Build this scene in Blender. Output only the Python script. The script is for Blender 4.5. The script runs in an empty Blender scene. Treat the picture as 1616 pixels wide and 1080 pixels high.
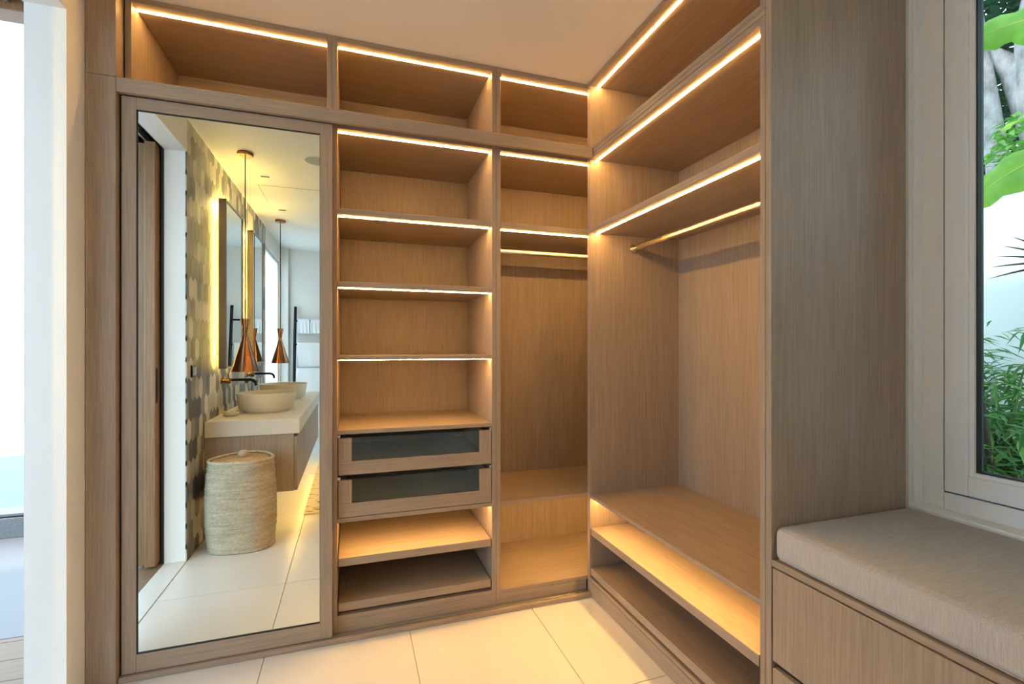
import bpy, bmesh, math, random
from mathutils import Vector, Matrix
random.seed(7)
sc = bpy.context.scene
COL = sc.collection
R = math.radians

# ------------------------------------------------------------------ camera
EYE = 1.21
YAW = math.atan(251.6 / 753.5)
cd = bpy.data.cameras.new('camera'); cam = bpy.data.objects.new('camera', cd); COL.objects.link(cam)
cd.sensor_width = 36; cd.lens = 753.5 * 36 / 1616; cd.shift_y = 8.5 / 1616; cd.clip_start = 0.02; cd.clip_end = 200
cam.location = (0, 0, EYE); cam.rotation_euler = (R(90), 0, -YAW)
sc.camera = cam

# ------------------------------------------------------------------ light of the place
SKY = 3.1
SUN = 2.6
LED = 66.0
w = bpy.data.worlds.new('sky'); sc.world = w; w.use_nodes = True
bg = w.node_tree.nodes['Background']; bg.inputs[0].default_value = (0.60, 0.81, 1.0, 1); bg.inputs[1].default_value = SKY
sd = bpy.data.lights.new('sun', 'SUN'); sun = bpy.data.objects.new('sun', sd); COL.objects.link(sun)
sd.energy = SUN; sd.angle = R(3); sd.color = (1, .95, .86)
sun.rotation_euler = Vector((0.50, 0.10, -0.86)).to_track_quat('-Z', 'Y').to_euler()
def portal(loc, rot, sx, sy):
    l = bpy.data.lights.new('daylight_portal', 'AREA'); l.shape = 'RECTANGLE'; l.size = sx; l.size_y = sy
    l.cycles.is_portal = True
    o = bpy.data.objects.new('daylight_portal', l); COL.objects.link(o); o.location = loc; o.rotation_euler = rot
portal((1.86, 0.42, 1.55), (0, R(90), 0), 1.7, 1.15)          # closet window
portal((1.27, -1.35, 1.35), (0, R(90), 0), 2.0, 1.8)            # added bathroom window across from the vanity
portal((-3.62, 0.6, 1.35), (0, R(-90), 0), 2.6, 3.7)          # open west side of the left room
portal((-2.3, 2.66, 1.3), (R(-90), 0, 0), 2.4, 2.6)           # terrace opening
portal((-2.55, -1.52, 1.57), (R(90), 0, 0), 2.1, 1.45)          # south window of the left room
portal((-1.06, -2.1, 1.16), (0, R(-90), 0), 2.35, 1.15)        # bathroom window
sc.view_settings.view_transform = 'Standard'; sc.view_settings.look = 'None'
sc.view_settings.exposure = 0.78; sc.view_settings.gamma = 1.0; sc.view_settings.use_curve_mapping = False

# ------------------------------------------------------------------ materials
def mat(name, col=(.8, .8, .8), rough=.5, metal=0.0, **kw):
    m = bpy.data.materials.new(name); m.use_nodes = True
    b = m.node_tree.nodes['Principled BSDF']
    b.inputs['Base Color'].default_value = (*col, 1); b.inputs['Roughness'].default_value = rough; b.inputs['Metallic'].default_value = metal
    for k, v in kw.items(): b.inputs[k].default_value = v
    return m
def nd(m, t, **kw):
    n = m.node_tree.nodes.new(t)
    for k, v in kw.items(): setattr(n, k, v)
    return n
def lk(m, a, b): m.node_tree.links.new(a, b)
def bsdf(m): return m.node_tree.nodes['Principled BSDF']
def objcoord(m, scale, rand=True):
    tc = nd(m, 'ShaderNodeTexCoord'); mp = nd(m, 'ShaderNodeMapping'); mp.inputs['Scale'].default_value = scale
    if rand:
        oi = nd(m, 'ShaderNodeObjectInfo'); mul = nd(m, 'ShaderNodeMath', operation='MULTIPLY'); mul.inputs[1].default_value = 37.0
        lk(m, oi.outputs['Random'], mul.inputs[0])
        ad = nd(m, 'ShaderNodeVectorMath', operation='ADD'); lk(m, tc.outputs['Object'], ad.inputs[0]); lk(m, mul.outputs[0], ad.inputs[1])
        lk(m, ad.outputs[0], mp.inputs['Vector'])
    else:
        lk(m, tc.outputs['Object'], mp.inputs['Vector'])
    return mp.outputs[0]
def noise(m, vec, scale, detail=3, rough=.55):
    n = nd(m, 'ShaderNodeTexNoise'); n.inputs['Scale'].default_value = scale; n.inputs['Detail'].default_value = detail
    n.inputs['Roughness'].default_value = rough; lk(m, vec, n.inputs['Vector']); return n.outputs['Fac']
def ramp(m, fac, stops):
    r = nd(m, 'ShaderNodeValToRGB'); e = r.color_ramp.elements
    while len(e) < len(stops): e.new(.5)
    for x, (p, c) in zip(e, stops): x.position = p; x.color = (*c, 1)
    lk(m, fac, r.inputs[0]); return r.outputs[0]
def bump(m, fac, s, d=.002):
    b = nd(m, 'ShaderNodeBump'); b.inputs['Strength'].default_value = s; b.inputs['Distance'].default_value = d
    lk(m, fac, b.inputs['Height']); lk(m, b.outputs[0], bsdf(m).inputs['Normal'])
def mixc(m, a, b, fac, mode='MIX'):
    n = nd(m, 'ShaderNodeMix', data_type='RGBA', blend_type=mode)
    if isinstance(fac, float): n.inputs[0].default_value = fac
    else: lk(m, fac, n.inputs[0])
    for s, i in ((a, 6), (b, 7)):
        if isinstance(s, tuple): n.inputs[i].default_value = (*s, 1)
        else: lk(m, s, n.inputs[i])
    return n.outputs[2]
def wood(name, axis, light=(.405, .315, .24), dark=(.325, .246, .184), rough=.45, spread=1.0):
    m = mat(name, rough=rough)
    s = [210.0, 210.0, 210.0]; s[axis] = 5.0
    v = objcoord(m, s)
    f = noise(m, v, 1.0, 4, .6)
    s2 = [16.0, 16.0, 16.0]; s2[axis] = .5
    f2 = noise(m, objcoord(m, s2), 1.0, 2)
    c1 = ramp(m, f, [(.36, dark), (.62, light)])
    c2 = ramp(m, f2, [(.3, (.91, .90, .89)), (.7, (1.0, 1.0, 1.0))])
    c = mixc(m, c1, c2, .8, 'MULTIPLY')
    lk(m, c, bsdf(m).inputs['Base Color']); bump(m, f, .12, .0008)
    bsdf(m).inputs['Specular IOR Level'].default_value = .35
    return m
WX, WY, WZ = wood('oak_along_x', 0), wood('oak_along_y', 1), wood('oak_along_z', 2)
DW = wood('teak_door', 2, (.31, .165, .08), (.22, .11, .05))
FW = wood('teak_floor', 0, (.235, .15, .088), (.175, .108, .062), .5)
WHITE = mat('white_paint', (.80, .785, .755), .7)
lk(WHITE, ramp(WHITE, noise(WHITE, objcoord(WHITE, (1, 1, 1), False), 2.5, 3), [(.3, (.79, .775, .745)), (.7, (.815, .80, .77))]), bsdf(WHITE).inputs['Base Color'])
CEIL = mat('ceiling_paint', (.90, .89, .86), .8)
bump(CEIL, noise(CEIL, objcoord(CEIL, (1, 1, 1), False), 60, 2), .05, .001)
TILE = mat('floor_tile', (.72, .69, .635), .32)
lk(TILE, ramp(TILE, noise(TILE, objcoord(TILE, (1, 1, 1)), 5, 4), [(.3, (.65, .635, .61)), (.7, (.68, .665, .64))]), bsdf(TILE).inputs['Base Color'])
GROUT = mat('grout', (.40, .37, .33), .9)
MIRROR = mat('mirror_glass', (.83, .895, .865), 0.0, 1.0)
BLACK = mat('black_metal', (.012, .012, .014), .35, .6)
RUBBER = mat('black_gasket', (.01, .01, .01), .6)
DARKGAP = mat('dark_shadow_gap', (.05, .035, .025), .8)
CHROME = mat('satin_brass_rod', (.80, .70, .52), .22, 1.0)
STEEL = mat('steel', (.62, .62, .63), .3, 1.0)
ALU = mat('aluminium_track', (.50, .47, .43), .35, .9)
LINING = mat('pale_drawer_lining', (.74, .70, .66), .5)
PVC = mat('white_window_profile', (.86, .85, .84), .35)
STONE = mat('cream_stone', (.70, .655, .56), .38)
lk(STONE, ramp(STONE, noise(STONE, objcoord(STONE, (1, 1, 1)), 9, 5), [(.3, (.67, .625, .53)), (.7, (.73, .685, .59))]), bsdf(STONE).inputs['Base Color'])
CERAM = mat('beige_ceramic', (.70, .64, .53), .35)
COPPER = mat('copper', (.27, .125, .06), .22, 1.0)
COPIN = mat('lamp_inside', (.85, .62, .35), .4)
MFRAME = mat('grey_brass_frame', (.36, .31, .24), .35, .8)
BRONZE = mat('bronze', (.20, .12, .07), .35, .9)
TOWEL = mat('white_towel', (.82, .82, .83), .95)
bump(TOWEL, noise(TOWEL, objcoord(TOWEL, (1, 1, 1)), 350, 2), .4, .003)
def fabric(name, c1, c2):
    m = mat(name, c1, .95)
    a = noise(m, objcoord(m, (620, 620, 26), False), 1, 2); b = noise(m, objcoord(m, (22, 500, 500), False), 1, 2)
    s = nd(m, 'ShaderNodeMath', operation='ADD'); lk(m, a, s.inputs[0]); lk(m, b, s.inputs[1])
    h = nd(m, 'ShaderNodeMath', operation='MULTIPLY'); lk(m, s.outputs[0], h.inputs[0]); h.inputs[1].default_value = .5
    lk(m, ramp(m, h.outputs[0], [(.38, c2), (.62, c1)]), bsdf(m).inputs['Base Color']); bump(m, h.outputs[0], .5, .0015)
    return m
LINEN = fabric('grey_linen', (.56, .53, .505), (.42, .395, .375))
SHEET = mat('white_sheet', (.82, .81, .82), .9)
def emit(name, col, s):
    m = bpy.data.materials.new(name); m.use_nodes = True; nt = m.node_tree; nt.nodes.clear()
    e = nt.nodes.new('ShaderNodeEmission'); o = nt.nodes.new('ShaderNodeOutputMaterial'); e.inputs[0].default_value = (*col, 1); e.inputs[1].default_value = s
    nt.links.new(e.outputs[0], o.inputs[0]); return m
WARM = emit('warm_led', (1.0, .56, .17), LED)
WARMB = emit('yellow_led', (1.0, .66, .16), 145.0)
WARMV = emit('amber_led', (1.0, .60, .15), 30.0)
BULB = emit('lamp_bulb', (1.0, .82, .55), 14.0)
def glass(name, tint=(1, 1, 1), refl=1.0):
    m = bpy.data.materials.new(name); m.use_nodes = True; nt = m.node_tree; nt.nodes.clear()
    t = nt.nodes.new('ShaderNodeBsdfTransparent'); g = nt.nodes.new('ShaderNodeBsdfGlossy'); f = nt.nodes.new('ShaderNodeFresnel')
    x = nt.nodes.new('ShaderNodeMixShader'); o = nt.nodes.new('ShaderNodeOutputMaterial')
    t.inputs[0].default_value = (*tint, 1); g.inputs['Roughness'].default_value = 0.0; g.inputs[0].default_value = (refl, refl, refl, 1); f.inputs[0].default_value = 1.5
    nt.links.new(f.outputs[0], x.inputs[0]); nt.links.new(t.outputs[0], x.inputs[1]); nt.links.new(g.outputs[0], x.inputs[2]); nt.links.new(x.outputs[0], o.inputs[0])
    return m
PANE = glass('clear_pane', (.97, .99, .98), .7)
FROST = mat('frosted_glass', (.85, .88, .9), .6)
_t = nd(FROST, 'ShaderNodeBsdfTranslucent'); _t.inputs[0].default_value = (.9, .93, .95, 1); _x = nd(FROST, 'ShaderNodeMixShader'); _x.inputs[0].default_value = .75
lk(FROST, bsdf(FROST).outputs[0], _x.inputs[1]); lk(FROST, _t.outputs[0], _x.inputs[2]); lk(FROST, _x.outputs[0], FROST.node_tree.nodes['Material Output'].inputs[0])
SMOKE = glass('smoky_drawer_glass', (.88, .95, .95), 1.0)

# ------------------------------------------------------------------ mesh helpers
WPOS = {}
def wpos(o): return WPOS.get(o.name, Vector((0, 0, 0))) if o else Vector((0, 0, 0))
def tag(o, label=None, cat=None, group=None, kind=None):
    if label: o['label'] = label
    if cat: o['category'] = cat
    if group: o['group'] = group
    if kind: o['kind'] = kind
    return o
def thing(name, label, cat, loc, group=None, kind=None):
    o = bpy.data.objects.new(name, None); COL.objects.link(o); o.location = loc; WPOS[o.name] = Vector(loc)
    o.empty_display_size = .05
    return tag(o, label, cat, group, kind)
def link(name, me, m, parent, origin, smooth=False):
    """mesh given relative to the world point origin"""
    if m and not me.materials: me.materials.append(m)
    o = bpy.data.objects.new(name, me); COL.objects.link(o)
    o.location = Vector(origin) - wpos(parent); o.parent = parent; WPOS[o.name] = Vector(origin)
    if smooth:
        me.polygons.foreach_set('use_smooth', [True] * len(me.polygons))
    return o
def frombm(name, bm, m, parent, origin, smooth=False):
    me = bpy.data.meshes.new(name); bm.normal_update(); bm.to_mesh(me); bm.free()
    return link(name, me, m, parent, origin, smooth)
def bm_box(bm, a, b, bev=0.0, seg=1):
    a, b = Vector(a), Vector(b); c = (a + b) / 2; s = b - a
    r = bmesh.ops.create_cube(bm, size=1, matrix=Matrix.Translation(c) @ Matrix.Diagonal((s.x, s.y, s.z, 1)))
    if bev > 0:
        ed = list({e for v in r['verts'] for e in v.link_edges})
        bmesh.ops.bevel(bm, geom=ed, offset=bev, segments=seg, profile=.5, affect='EDGES')
def box(name, x0, x1, y0, y1, z0, z1, m, parent=None, bev=.0012, seg=1, smooth=False):
    c = Vector(((x0 + x1) / 2, (y0 + y1) / 2, (z0 + z1) / 2)); h = Vector(((x1 - x0) / 2, (y1 - y0) / 2, (z1 - z0) / 2))
    bev = min(bev, .3 * min(h))
    bm = bmesh.new(); bm_box(bm, -h, h, bev, seg)
    return frombm(name, bm, m, parent, c, smooth)
def boxes(name, lst, m, parent=None, bev=0.0):
    o = Vector(lst[0][:6:2]); bm = bmesh.new()
    for (x0, x1, y0, y1, z0, z1) in lst: bm_box(bm, Vector((x0, y0, z0)) - o, Vector((x1, y1, z1)) - o, bev)
    return frombm(name, bm, m, parent, o)
def lathe(name, prof, m, parent, origin, n=40, ang=None, axis='Z', sx=1, sy=1, smooth=True):
    vs = []; fs = []
    for r, z in prof:
        for k in range(n):
            a = 2 * math.pi * k / n
            vs.append((r * math.cos(a) * sx, r * math.sin(a) * sy, z))
    for i in range(len(prof) - 1):
        for k in range(n):
            k2 = (k + 1) % n
            fs.append((i * n + k, i * n + k2, (i + 1) * n + k2, (i + 1) * n + k))
    if prof[0][0] > 1e-4: fs.append(tuple(range(n))[::-1])
    if prof[-1][0] > 1e-4: fs.append(tuple((len(prof) - 1) * n + k for k in range(n)))
    if axis == 'X': vs = [(z, x, y) for x, y, z in vs]
    if axis == 'Y': vs = [(y, z, x) for x, y, z in vs]
    me = bpy.data.meshes.new(name); me.from_pydata(vs, [], fs)
    o = link(name, me, m, parent, origin, smooth)
    if smooth: me.set_sharp_from_angle(angle=R(40))
    return o
def tube_data(pts, rad, n=10, cap=True):
    pts = [Vector(p) for p in pts]; rs = rad if isinstance(rad, (list, tuple)) else [rad] * len(pts)
    vs = []; fs = []; t0 = (pts[1] - pts[0]).normalized()
    u = t0.orthogonal().normalized()
    for i, p in enumerate(pts):
        t = (pts[min(i + 1, len(pts) - 1)] - pts[max(i - 1, 0)]).normalized()
        u = (u - t * u.dot(t)).normalized(); v = t.cross(u)
        for k in range(n):
            a = 2 * math.pi * k / n; vs.append(p + (u * math.cos(a) + v * math.sin(a)) * rs[i])
    for i in range(len(pts) - 1):
        for k in range(n):
            k2 = (k + 1) % n; fs.append((i * n + k, i * n + k2, (i + 1) * n + k2, (i + 1) * n + k))
    if cap: fs.append(tuple(range(n))[::-1]); fs.append(tuple((len(pts) - 1) * n + k for k in range(n)))
    return vs, fs
def tube(name, pts, rad, m, parent, n=10):
    o = Vector(pts[0]); vs, fs = tube_data([Vector(p) - o for p in pts], rad, n)
    me = bpy.data.meshes.new(name); me.from_pydata(vs, [], fs)
    r = link(name, me, m, parent, o, True); me.set_sharp_from_angle(angle=R(50)); return r
def bez(a, b, c, n):
    a, b, c = Vector(a), Vector(b), Vector(c)
    return [a * (1 - t) ** 2 + b * 2 * t * (1 - t) + c * t * t for t in [i / n for i in range(n + 1)]]

# ------------------------------------------------------------------ dimensions
H = 2.51                       # ceiling
YC, YB = 2.12, 2.62            # front and back of the long wardrobe
XF, XB = 1.10, 1.618           # front and back of the right wardrobe
YN0, YN1 = 1.027, 1.066        # near end of the right wardrobe
XL = -0.89                     # left wall face
DJ0, DJ1 = 1.03, 1.948         # doorway in the left wall
ST = 'structure'

# ------------------------------------------------------------------ room shell
fl = box('floor', -1.0, 1.85, -2.85, 2.75, -.10, -.004, GROUT, None, 0)
tag(fl, 'large cream floor tiles running from the wardrobes into the bathroom', 'floor', kind=ST)
xs = [-.888, -.326, .231, .788, 1.345, 1.84]; ys = [-2.84, -1.855, -.74, .375, 1.49, 2.605]
G = .0016
for i in range(5):
    for j in range(5):
        box('tile', xs[i] + G, xs[i + 1] - G, ys[j] + G, ys[j + 1] - G, -.012, 0, TILE, fl, .0008)
box('threshold', -1.0, XL - .003, DJ0, DJ1, -.012, 0, TILE, fl, .0008)
ce = box('ceiling', -1.0, 1.85, -2.85, 2.75, H, H + .2, CEIL, None, 0)
tag(ce, 'plain pale ceiling above the wardrobes and bathroom', 'ceiling', kind=ST)
wl = boxes('wall_left', [(-1.0, XL, DJ1, 2.75, 0, H), (-1.0, XL, DJ0, DJ1, 2.32, H), (-1.0, XL - .008, -1.54, DJ0, 0, H),
                         (-1.0, XL, -2.85, -2.65, 0, H), (-1.0, XL, -2.65, -1.54, 2.32, H)], WHITE)
tag(wl, 'white wall with the doorway and a facing of grey hexagon tiles', 'wall', kind=ST)
wb = box('wall_back', XL, 1.85, 2.66, 2.75, 0, H, WHITE, None, 0); tag(wb, 'white wall behind the long wardrobe', 'wall', kind=ST)
wf = box('wall_front', XL, 1.85, -2.85, -2.75, 0, H, WHITE, None, 0); tag(wf, 'cream wall behind the towel ladder', 'wall', kind=ST)
OW0, OW1, OZ0, OZ1 = -.20, 1.02, .66, 2.40
wr = boxes('wall_right', [(1.645, 1.85, OW1, 2.66, 0, H), (1.10, 1.85, -.30, -.20, 0, H), (1.10, 1.25, -2.75, -2.25, 0, H), (1.10, 1.25, -.45, -.30, 0, H), (1.10, 1.25, -2.25, -.45, 0, .35), (1.10, 1.25, -2.25, -.45, 2.35, H), (1.645, 1.85, OW0, OW1, 0, OZ0), (1.645, 1.85, OW0, OW1, OZ1, H)], WHITE)  # bathroom partition and its return are unseen, added to shade the wardrobe end panel
tag(wr, 'white wall around the window above the bench', 'wall', kind=ST)

# closet window
w1 = thing('window_1', 'white framed window looking onto the garden above the bench', 'window', (1.70, .42, .66), kind=ST)
def frame_rect(nm, x0, x1, ya, yb, za, zb, t, m, par, bev=.003):
    b = (bev, 2)
    box(nm + '_stile', x0, x1, yb - t, yb, za, zb, m, par, *b); box(nm + '_stile', x0, x1, ya, ya + t, za, zb, m, par, *b)
    box(nm + '_rail', x0, x1, ya + t, yb - t, za, za + t, m, par, *b); box(nm + '_rail', x0, x1, ya + t, yb - t, zb - t, zb, m, par, *b)
frame_rect('frame', 1.700, 1.765, OW0, OW1, .712, OZ1, .060, PVC, w1)
box('sill', 1.640, 1.700, OW0, OW1, OZ0, .722, PVC, w1, .003)
box('reveal_lining', 1.664, 1.700, OW1 - .006, OW1, .722, OZ1, PVC, w1, .001)
frame_rect('gasket', 1.706, 1.75, OW0 + .059, OW1 - .0595, .7715, OZ1 - .0595, .0055, RUBBER, w1, 0)
SY0, SY1, SZ0, SZ1 = OW0 + .0645, OW1 - .0645, .7765, OZ1 - .0645
frame_rect('sash', 1.696, 1.750, SY0, SY1, SZ0, SZ1, .058, PVC, w1)
frame_rect('glazing_bead', 1.704, 1.742, SY0 + .057, SY1 - .057, SZ0 + .057, SZ1 - .057, .013, PVC, w1)
frame_rect('seal', 1.713, 1.740, SY0 + .0695, SY1 - .0695, SZ0 + .0695, SZ1 - .0695, .004, RUBBER, w1, 0)
box('pane', 1.725, 1.731, SY0 + .06, SY1 - .06, SZ0 + .06, SZ1 - .06, PANE, w1, 0)

# ------------------------------------------------------------------ long wardrobe
T = .019
def strip_x(par, x0, x1, y, z): box('light_strip', x0 + .004, x1 - .004, y - .0045, y + .0045, z - .0025, z + .002, WARM, par, 0)
def strip_y(par, y0, y1, x, z): box('light_strip', x - .0045, x + .0045, y0 + .004, y1 - .004, z - .0025, z + .002, WARM, par, 0)

# hidden unit behind the mirror door
u0 = thing('wardrobe_cabinet', 'oak wardrobe cabinet closed off by the sliding mirror door', 'wardrobe', (-.43, YC, 0))
box('side_panel', -.797, -.778, YC, YB, 0, 2.145, WZ, u0); box('side_panel', -.0995, -.0805, YC, YB, 0, 2.145, WZ, u0)
box('back_panel', -.778, -.0995, YB, YB + .015, .0, 2.145, WZ, u0); box('top_panel', -.778, -.0995, YC, YB, 2.126, 2.145, WX, u0)
box('bottom_panel', -.778, -.0995, YC, YB, .068, .087, WX, u0); box('plinth', -.778, -.0995, YC, YC + T, .003, .067, WX, u0)

# open shelf unit
u1 = thing('shelf_cabinet', 'open oak shelf cabinet with two glass drawers and pull-out trays', 'wardrobe', (.275, YC, 0))
A0, A1 = -.060, .610
box('side_panel', A0 - .0195, A0, YC, YB, 0, 2.145, WZ, u1); box('side_panel', A1, A1 + .0205, YC, YB, 0, 2.145, WZ, u1)
box('back_panel', A0, A1, YB, YB + .015, 0, 2.145, WZ, u1)
box('top_panel', A0, A1, YC, YB, 2.126, 2.145, WX, u1)
box('bottom_panel', A0, A1, YC, YB, .068, .087, WX, u1); box('plinth', A0, A1, YC, YC + T, .003, .0675, WX, u1)
for zt, th in ((1.793, .024), (1.487, .023), (1.175, .018), (.862, .018), (.494, .019)):
    box('shelf', A0 + .0004, A1 - .0004, YC + .001, YB, zt - th, zt, WX, u1)
for z in (2.126, 1.769, 1.464, 1.157, .475): strip_x(u1, A0, A1, YC + .038, z)
for zt in (.326, .138):
    box('pull_out_tray', A0 + .004, A1 - .004, YC + .002, YB - .03, zt - .035, zt, WX, u1)
def drawer(z0, z1):
    d = thing('drawer', None, None, (.275, YC, z0)); d.parent = u1; d.location = Vector((.275, YC, z0)) - wpos(u1)
    x0, x1 = A0 + .003, A1 - .003; rail = z0 + .057
    box('front_rail', x0, x1, YC - .001, YC + .019, z0, rail, WX, d)
    box('front_stile', x0, x0 + .054, YC - .001, YC + .019, rail, z1, WZ, d); box('front_stile', x1 - .056, x1, YC - .001, YC + .019, rail, z1, WZ, d)
    box('pane', x0 + .050, x1 - .052, YC + .007, YC + .012, rail - .004, z1, SMOKE, d, 0)
    DL = LINING
    box('drawer_side', x0 + .012, x0 + .026, YC + .020, YB - .04, z0 + .012, z1 - .012, DL, d); box('drawer_side', x1 - .026, x1 - .012, YC + .020, YB - .04, z0 + .012, z1 - .012, DL, d)
    box('drawer_back', x0 + .026, x1 - .026, YB - .055, YB - .04, z0 + .012, z1 - .012, WX, d)
    box('drawer_bottom', x0 + .026, x1 - .026, YC + .020, YB - .055, z0 + .040, z0 + .052, LINING, d)
    box('runner', x0 - .002, x0 + .008, YC + .004, YB - .05, z1 + .001, z1 + .013, STEEL, d, 0); box('runner', x1 - .008, x1 + .002, YC + .004, YB - .05, z1 + .001, z1 + .013, STEEL, d, 0)
drawer(.6735, .828); drawer(.4965, .652)

# hanging unit in the corner
u2 = thing('hanging_cabinet', 'open oak hanging cabinet with rail in the inner corner', 'wardrobe', (1.1, YC, 0))
B0, B1 = .652, 1.62
box('side_panel', B0 - .0205, B0, YC, YB, 0, 2.145, WZ, u2); box('side_panel', B1, B1 + .019, YC + .02, YB, 0, 2.145, WZ, u2)
box('back_panel', B0, B1, YB, YB + .015, 0, 2.145, WZ, u2)
box('top_panel', B0, B1, YC, YB, 2.126, 2.145, WX, u2); box('bottom_panel', B0, B1, YC, YB, .065, .084, WX, u2)
box('plinth', B0, 1.095, YC, YC + T, .003, .0645, WX, u2)
box('shelf', B0 + .0004, B1, YC + .001, YB, 1.766, 1.792, WX, u2); box('shelf', B0 + .0004, B1, YC + .001, YB, .474, .491, WX, u2)
for z in (2.126, 1.766, .474): strip_x(u2, B0, B1, YC + (.038 if z > 1 else .12), z)
bm = bmesh.new(); bm_box(bm, (-(B1 - B0) / 2, -.0075, -.014), ((B1 - B0) / 2, .0075, .014), .006, 3)
frombm('hanging_rail', bm, CHROME, u2, ((B0 + B1) / 2, 2.37, 1.712), True)

# upper boxes
def upper(nm, label, x0, x1, l, r):
    u = thing(nm, label, 'cabinet', ((x0 + x1) / 2, YC, 2.146))
    zb = 2.146
    box('side_panel', x0 - l, x0, YC, YB, zb, H - .001, WZ, u); box('side_panel', x1, x1 + r, YC, YB, zb, H - .001, WZ, u)
    box('bottom_panel', x0, x1, YC, YB, zb, 2.192, WX, u); box('top_panel', x0, x1, YC, YB, 2.488, H - .001, WX, u)
    box('back_panel', x0, x1, YB, YB + .015, zb, H - .001, WX, u)
    strip_x(u, x0, x1, YC + .045, 2.488)
upper('upper_cabinet', 'open lit top cabinet above the sliding mirror door', -.776, -.0995, .020, .0190)
upper('upper_cabinet', 'open lit top cabinet above the shelves with drawers', -.0605, .610, .0195, .0205)
upper('upper_cabinet', 'open lit top cabinet in the corner above the hanging cabinet', .652, 1.62, .0205, .019)

fb = box('fascia_board', -.7995, 1.0985, 2.060, 2.080, 2.124, 2.176, WX); tag(fb, 'horizontal oak fascia board running above the mirror door and shelves', 'fascia')
box('bottom_board', -.7995, 1.0985, 2.0805, YC - .001, 2.150, 2.168, WX, fb)
sp = thing('filler_panel', 'tall narrow oak panel between the white wall and the mirror door', 'panel', (-.845, 2.06, 0))
box('lower_panel', -.8885, -.8005, 2.060, YB, .0, 2.1745, WZ, sp); box('upper_panel', -.8885, -.8005, 2.060, YB, 2.1755, H - .001, WZ, sp)

# floor track
tr = thing('floor_track', 'low oak sliding door track along the wardrobe base', 'track', (.15, 2.074, 0))
box('front_lip', -.7995, 1.099, 2.070, 2.090, 0, .020, WX, tr, .003, 2); box('channel', -.7995, 1.099, 2.0903, 2.0975, 0, .008, RUBBER, tr, 0)
box('rear_lip', -.7995, 1.099, 2.0978, 2.1185, 0, .0185, ALU, tr, .001)

# mirror door
md = thing('sliding_mirror_door', 'oak framed sliding door with a full-height mirror', 'door', (-.437, 2.09, .0))
DX0, DX1, DZ0, DZ1 = -.793, -.079, .0225, 2.1225
MX0, MX1, MZ0, MZ1 = -.748, -.125, .089, 2.078
YD0, YD1 = 2.084, 2.112
fr = box('stile', DX0, MX0, YD0, YD1, DZ0, DZ1, WZ, md); box('stile', MX1, DX1, YD0, YD1, DZ0, DZ1, WZ, md)
box('rail', MX0, MX1, YD0, YD1, DZ0, MZ0, WX, md); box('rail', MX0, MX1, YD0, YD1, MZ1, DZ1, WX, md)
mg = box('mirror', MX0 + .0005, MX1 - .0005, YD0 + .006, YD0 + .011, MZ0 + .0005, MZ1 - .0005, MIRROR, md, 0)
bd = .0028
for (a, b, c, d) in ((MX0, MX0 + bd, MZ0, MZ1), (MX1 - bd * .6, MX1, MZ0, MZ1), (MX0, MX1, MZ0, MZ0 + bd), (MX0, MX1, MZ1 - bd, MZ1)):
    box('edge_bead', a, b, YD0 + .001, YD0 + .0065, c, d, RUBBER, md, 0)

# ------------------------------------------------------------------ right wardrobe
rw = thing('open_wardrobe', 'tall open oak wardrobe with hanging rail and lit lower shelf', 'wardrobe', (1.36, 1.57, 0))
box('end_panel', XF, XB, 2.092, 2.1185, 0, 2.147, WZ, rw); box('side_panel', XF, XB, 1.0475, YN1, 0, 2.147, WZ, rw)
box('back_panel', XB, XB + .016, 1.0475, 2.1185, 0, 2.147, WZ, rw)
box('top_panel', XF, XB, YN1, 2.092, 2.128, 2.147, WY, rw)
box('bottom_panel', XF + .003, XB, YN1, 2.092, .066, .084, WY, rw); box('plinth', XF, XF + T, YN1, 2.092, .0, .0655, WY, rw)
box('shelf', XF + .001, XB, YN1, 2.092, 1.769, 1.794, WY, rw); box('shelf', XF + .001, XB, YN1, 2.092, .474, .490, WY, rw)
for zt in (.329, .134): box('pull_out_tray', XF + .002, XB - .02, YN1 + .006, 2.092 - .006, zt - .034, zt, WY, rw)
for z in (2.128, 1.769, .474): strip_y(rw, YN1, 2.092, XF + .038, z)
bm = bmesh.new(); bm_box(bm, (-.0075, -(2.085 - YN1) / 2, -.014), (.0075, (2.085 - YN1) / 2, .014), .006, 3)
frombm('hanging_rail', bm, CHROME, rw, (1.34, (2.088 + YN1) / 2 - .001, 1.708), True)
for y in (2.086, YN1 + .006):
    lathe('rail_socket', [(.016, -.0055), (.019, -.004), (.019, .004), (.016, .0055)], CHROME, rw, (1.34, y, 1.708), 24, axis='Y')
ru = thing('upper_wardrobe_cabinet', 'open lit top cabinet above the tall hanging wardrobe', 'cabinet', (1.36, 1.57, 2.148))
box('end_panel', XF, XB, 2.092, 2.1185, 2.148, H - .001, WZ, ru); box('side_panel', XF, XB, 1.0475, YN1, 2.166, H - .001, WZ, ru)
box('back_panel', XB, XB + .016, 1.0475, 2.1185, 2.148, H - .001, WY, ru)
box('filler_strip', XF, XF + .03, 1.0475, 2.06, 2.1485, 2.1650, WY, ru); box('bottom_panel', XF, XB, YN1, 2.092, 2.1656, 2.184, WY, ru)
box('top_panel', XF, XB, YN1, 2.092, 2.488, H - .001, WY, ru)
strip_y(ru, YN1, 2.092, XF + .045, 2.488)
ep = box('wardrobe_end_panel', XF, 1.642, YN0, 1.0465, 0, H - .001, WZ); tag(ep, 'full-height oak end panel between the open wardrobe and window bench', 'panel')

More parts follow.
